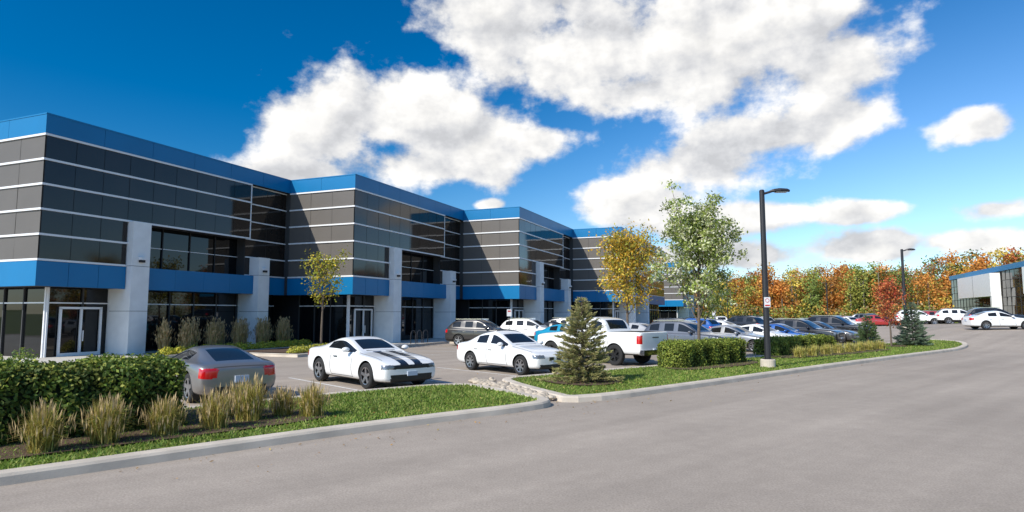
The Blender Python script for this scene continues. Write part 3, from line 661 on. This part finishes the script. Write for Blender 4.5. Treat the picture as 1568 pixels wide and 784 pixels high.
def shrub(name,x,y,r,h,n,pal,ls,seed):
    rs=np.random.default_rng(seed); d=rs.normal(size=(n,3)); d[:,2]=np.abs(d[:,2]); d/=np.linalg.norm(d,axis=1,keepdims=True)
    P=d*np.array([r,r,h])*(rs.uniform(.55,1.08,(n,1))); z=float(H(x,y))+.14; C=P+np.array([x,y,z])
    cols=np.array(pal)[rs.integers(0,len(pal),n)]*rs.uniform(.7,1.25,(n,1))
    V,F,c=leaves(C,rs.uniform(.7,1.3,n)*ls,cols,outn=d); return quick(name,V,F,[LEAF],None,cols)
for i in range(14):
    q=loc2(4.6+i*.75,2.35); shrub('shrub',q[0],q[1],.42,.38,420,[(.38,.36,.04),(.28,.31,.04),(.44,.38,.05)],.05,100+i)
for i in range(7):
    q=loc2(-7.4+i*.65,2.0+rng.uniform(-.3,.3),Cs[1]); shrub('shrub',q[0],q[1],.42,.36,380,[(.34,.34,.04),(.18,.22,.03),(.46,.40,.08)],.05,130+i)
for i in range(5):
    q=loc2(-1.5-i*1.2,2.0); shrub('shrub',q[0],q[1],.5,.6,300,[(.10,.16,.04),(.2,.24,.05)],.06,150+i)
def forest():
    rs=np.random.default_rng(77)
    pals=[[(.48,.20,.045),(.42,.16,.035),(.52,.26,.06)],[(.52,.39,.06),(.46,.35,.07)],[(.15,.20,.045),(.19,.24,.06)],[(.40,.11,.035),(.44,.15,.05)],[(.30,.21,.10),(.36,.26,.13)],[(.27,.29,.06),(.35,.33,.07)],[(.08,.12,.045),(.09,.13,.05)]]
    g=Geo(); allC=[];allc=[];allS=[]
    for i in range(470):
        azd=rs.uniform(14,60) if rs.random()<.85 else rs.uniform(4,78); az=R(azd); dist=rs.uniform(148,190); k=1
        if azd>33.5: dist=rs.uniform(215,255); k=1.4
        x=math.sin(az)*dist; y=math.cos(az)*dist; z=float(H(x,y))
        pal=pals[rs.choice(7,p=[.27,.18,.16,.09,.12,.13,.05])]; h=rs.uniform(9,14.5)*(1.05 if dist>172 else .92)*k; r=rs.uniform(2.0,3.6)*k
        g.tube([(x,y,z),(x,y,z+h*.8)],[.22,.08],5,0,(.18,.15,.12))
        for kk in range(rs.integers(12,19)):
            t=rs.uniform(.12,1); a=rs.uniform(0,6.283); rr=r*math.sqrt(rs.random())*math.sin(math.pi*min(1,t*.8+.17))**.6
            c=np.array([x+rr*math.cos(a),y+rr*math.sin(a),z+h*t*.94]); m=55
            pts=c+rs.normal(0,1,(m,3))*np.array([.75,.75,.6])*k; allC.append(pts); br=rs.uniform(.5,1.25)
            allc.append(np.array(pal)[rs.integers(0,len(pal),m)]*rs.uniform(.75,1.2,(m,1))*br); allS.append(rs.uniform(.15,.30,m)*k)
    for i in range(480):
        azd=rs.uniform(4,78); az=R(azd); dist=rs.uniform(142,152) if azd<33.5 else rs.uniform(205,214); c=np.array([math.sin(az)*dist,math.cos(az)*dist,0]); c[2]=float(H(c[0],c[1]))+rs.uniform(.3,3); m=45
        pal=pals[rs.choice(7,p=[.15,.15,.2,.04,.2,.2,.06])]; allC.append(c+rs.normal(0,1,(m,3))*np.array([1.3,1.3,.7])); allc.append(np.array(pal)[rs.integers(0,len(pal),m)]*rs.uniform(.5,1.0,(m,1))); allS.append(rs.uniform(.18,.34,m))
    C=np.vstack(allC); c=np.clip(np.vstack(allc),0,1); S=np.concatenate(allS)
    V,F,_=leaves(C,S,c,aspect=.7,up=.4); o=len(g.v)
    vv=g.v+V.tolist(); ff=g.f+(F+o).tolist()
    quick('distant_trees',vv,ff,[LEAF],None,np.vstack([np.array(g.c),c]))
forest()
# ---------------- street furniture
def lamp(x,y,h,az,name='street_lamp',base=True,sign=True):
    z=float(H(x,y))+.08; g=Geo(); mats=[M['pole'],M['conc'],pmat('lamp_lens',(.5,.5,.45),.3),M['signw'],M['signr']]
    g.tube([(0,0,.35),(0,0,h*.5),(0,0,h)],[.115,.105,.095],14); g.tube([(0,0,h),(0,0,h+.05)],[.1,.07],14)
    g.box(-.16,.16,-.16,.16,.32,.36)
    g.tube([(0,0,-.2),(0,0,.30),(0,0,.33)],[.27,.27,.24],20,1)
    g.tube([(0,0,h-.12),(.25,0,h-.05),(.4,0,h-.0)],[.045,.045,.045],8)
    prof=[(.3,.06,.02),(.42,.16,.06),(.65,.19,.085),(.9,.17,.07),(1.02,.06,.03)]
    V=[]
    for (px,w,hh) in prof:
        V+=[(px,-w,h-.02),(px,-w*.75,h+hh*.9),(px,0,h+hh*1.3),(px,w*.75,h+hh*.9),(px,w,h-.02),(px,0,h-.045)]
    F=[]
    for i in range(4):
        for k in range(6): F.append((i*6+k,(i+1)*6+k,(i+1)*6+(k+1)%6,i*6+(k+1)%6))
    F+=[(0,1,2,3,4,5),(29,28,27,26,25,24)]; g.add(V,F); g.box(.5,.92,-.11,.11,h-.06,h-.042,2)
    if sign:
        a=math.atan2(-y,-x)-R(90-az)+R(25); ca,sa=math.cos(a),math.sin(a)
        def plate(z0,z1,w,off,m):
            V=[(ca*off-sa*s*w,sa*off+ca*s*w,zz) for (s,zz) in((-1,z0),(1,z0),(1,z1),(-1,z1))]; V2=[(v[0]-ca*.012,v[1]-sa*.012,v[2]) for v in V]
            g.add(V+V2,[(0,1,2,3),(7,6,5,4),(0,4,5,1),(1,5,6,2),(2,6,7,3),(3,7,4,0)],m)
        plate(2.25,2.62,.115,.13,3)
        n=16;V=[(ca*.135-sa*.08*math.cos(6.283*k/n),sa*.135+ca*.08*math.cos(6.283*k/n),2.5+.08*math.sin(6.283*k/n)) for k in range(n)]+[(ca*.135-sa*.06*math.cos(6.283*k/n),sa*.135+ca*.06*math.cos(6.283*k/n),2.5+.06*math.sin(6.283*k/n)) for k in range(n)]
        g.add(V,[(k,(k+1)%n,n+(k+1)%n,n+k) for k in range(n)],4); plate(2.29,2.34,.09,.136,4)
    o=g.obj(name,mats); o.location=(x,y,z); o.rotation_euler=(0,0,R(90-az))
lamp(9.5,23.8,6.65,95); lamp(31.5,51,6.5,95,sign=False); lamp(40,118,8,95,sign=False); lamp(62,125,8,-85,sign=False)
def signpost(x,y,h):
    g=Geo(); g.tube([(0,0,0),(0,0,h)],[.025,.025],8); 
    g.box(-.16,.16,-.045,-.03,h-.5,h-.02,1); g.box(-.1,.1,-.05,-.046,h-.2,h-.1,2)
    o=g.obj('traffic_sign',[M['pole'],M['signw'],M['signr']]); o.location=(x,y,float(H(x,y))+.1); o.rotation_euler=(0,0,R(5))
signpost(-.2,44.5,2.3)
signpost(19,60,2.2)
g=Geo()
for k in range(3):
    q=[]; 
    for i in range(13): a=math.pi*i/12; q.append((k*.8-.3*math.cos(a),0,.55+.3*math.sin(a)))
    g.tube([(k*.8-.3,0,0)]+q+[(k*.8+.3,0,0)],[.03]*15,8)
o=g.obj('bike_rack',[M['pole']]); q=loc2(3.5,2.3,Cs[1]); o.location=(q[0],q[1],.13); o.rotation_euler=(0,0,TH+R(90))

# ---------------- sky
w=bpy.data.worlds.new('World'); sc.world=w; w.use_nodes=True; nt=w.node_tree; nt.nodes.clear(); N=nt.nodes.new; Lk=nt.links.new
out=N('ShaderNodeOutputWorld'); bg=N('ShaderNodeBackground'); Lk(bg.outputs[0],out.inputs['Surface']); bg.inputs['Strength'].default_value=.13
SAZ=226; SEL=39
sky=N('ShaderNodeTexSky'); sky.sky_type='NISHITA'; sky.sun_disc=False; sky.sun_elevation=R(SEL); sky.sun_rotation=R(SAZ); sky.air_density=1.0; sky.dust_density=.5; sky.ozone_density=2.5
def V_(op,a,b=None,c=None):
    n=N('ShaderNodeVectorMath'); n.operation=op
    for i,s in enumerate((a,b,c)):
        if s is None: continue
        if isinstance(s,(tuple,list)): n.inputs[i].default_value=s
        else: Lk(s,n.inputs[i])
    return n.outputs['Value'] if op in('LENGTH','DOT_PRODUCT') else n.outputs[0]
def M_(op,a,b=None,c=None,clamp=False):
    n=N('ShaderNodeMath'); n.operation=op; n.use_clamp=clamp
    for i,s in enumerate((a,b,c)):
        if s is None: continue
        if isinstance(s,(int,float)): n.inputs[i].default_value=s
        else: Lk(s,n.inputs[i])
    return n.outputs[0]
def MR(v,a,b,c,d,t='SMOOTHSTEP'):
    n=N('ShaderNodeMapRange'); n.interpolation_type=t; Lk(v,n.inputs[0])
    for i,x in enumerate((a,b,c,d)): n.inputs[i+1].default_value=x
    return n.outputs[0]
tc=N('ShaderNodeTexCoord'); D=tc.outputs['Generated']
sep=N('ShaderNodeSeparateXYZ'); Lk(D,sep.inputs[0]); X,Y,Z=sep.outputs
az=M_('ARCTAN2',X,Y); hz=M_('SQRT',M_('ADD',M_('MULTIPLY',X,X),M_('MULTIPLY',Y,Y))); el=M_('ARCTAN2',Z,hz)
cmb=N('ShaderNodeCombineXYZ'); Lk(az,cmb.inputs[0]); Lk(el,cmb.inputs[1]); P0=cmb.outputs[0]
blobs=[(-.315,.30,.115,.065),(-.18,.33,.16,.085),(-.07,.28,.16,.07),(-.15,.235,.15,.04),(.04,.275,.085,.035),(-.34,.225,.12,.028),
(.0,.475,.15,.07),(.12,.42,.17,.085),(.33,.45,.27,.11),(.53,.40,.13,.065),(.20,.355,.13,.04),
(.43,.285,.15,.045),(.30,.235,.16,.05),(.19,.18,.13,.042),(.33,.15,.14,.03),(.52,.32,.10,.045),
(.75,.305,.07,.028),(.545,.16,.085,.018),(.77,.165,.075,.022),(.56,.105,.12,.028),(.74,.115,.13,.022),(-.035,.172,.025,.010),(.34,.09,.18,.024),
(1.5,.5,.5,.15),(1.2,.25,.25,.06)]
acc=None
for (gx,gz,rx,rz) in blobs:
    a=math.atan(gx); e=math.atan(gz*math.cos(a)); ra=rx*math.cos(a)**2; re=rz*math.cos(a)
    l=V_('LENGTH',V_('MULTIPLY_ADD',P0,(1/ra,1/re,0),(-a/ra,-e/re,0)))
    acc=l if acc is None else M_('SMOOTH_MIN',acc,l,.35)
def noise(vec,sc_,det,ro=.55):
    ns=N('ShaderNodeTexNoise'); ns.noise_dimensions='2D'; ns.inputs['Scale'].default_value=sc_; ns.inputs['Detail'].default_value=det; ns.inputs['Roughness'].default_value=ro
    Lk(vec,ns.inputs['Vector']); return ns.outputs['Fac']
PV=V_('MULTIPLY',P0,(1,1.4,1)); PV2=V_('ADD',PV,(-.02,.04,0))
n0=noise(PV,8,9,.57); n1=noise(PV2,8,5,.52)
d0=M_('ADD',M_('SUBTRACT',1.06,acc),M_('MULTIPLY',M_('SUBTRACT',n0,.5),2.2))
alpha=MR(d0,-.08,.45,0,.985)
grad=MR(M_('SUBTRACT',n1,n0),-.14,.18,1.12,.68,'LINEAR')
thick=MR(d0,.5,1.5,1.0,.90)
br=M_('MULTIPLY',M_('MULTIPLY',thick,grad),7.6)
cc=N('ShaderNodeMix'); cc.data_type='RGBA'; Lk(MR(grad,.7,1.05,1,0),cc.inputs[0]); cc.inputs[6].default_value=(1,.985,.96,1); cc.inputs[7].default_value=(.95,.96,.99,1)
cv=N('ShaderNodeVectorMath'); cv.operation='SCALE'; Lk(cc.outputs[2],cv.inputs[0]); Lk(br,cv.inputs['Scale'])
sd=(math.sin(R(SAZ))*math.cos(R(SEL)),math.cos(R(SAZ))*math.cos(R(SEL)),math.sin(R(SEL)))
cosg=V_('DOT_PRODUCT',V_('NORMALIZE',D),sd); c2=M_('MULTIPLY',cosg,cosg); pol=MR(c2,0.02,.5,.68,1.16,'LINEAR')
sv=N('ShaderNodeVectorMath'); sv.operation='SCALE'; Lk(sky.outputs[0],sv.inputs[0]); Lk(pol,sv.inputs['Scale'])
tint=V_('MULTIPLY',sv.outputs[0],(.98,1.14,1.30))
hs=N('ShaderNodeHueSaturation'); Lk(tint,hs.inputs['Color']); Lk(MR(c2,0.02,.45,1.38,1.06,'LINEAR'),hs.inputs['Saturation'])
mx=N('ShaderNodeMix'); mx.data_type='RGBA'; Lk(alpha,mx.inputs[0]); Lk(hs.outputs[0],mx.inputs[6]); Lk(cv.outputs[0],mx.inputs[7]); Lk(mx.outputs[2],bg.inputs['Color'])
# sun
sl=bpy.data.lights.new('sun','SUN'); sl.energy=5.0; sl.angle=R(.5); sl.color=(1,.94,.84); so=bpy.data.objects.new('sun',sl); col.objects.link(so)
so.rotation_euler=Vector(sd).to_track_quat('Z','Y').to_euler(); so.location=(0,-20,60)
# camera
cam=bpy.data.cameras.new('camera'); cam.lens=36*971/1568; cam.sensor_width=36; cam.clip_end=4000; cam.clip_start=.1
co=bpy.data.objects.new('camera',cam); col.objects.link(co); co.location=(0,0,2.1); co.rotation_euler=(R(95.17),0,0); sc.camera=co
sc.view_settings.view_transform='Standard'; sc.view_settings.look='None'; sc.view_settings.exposure=0
print('objects',len(sc.objects))
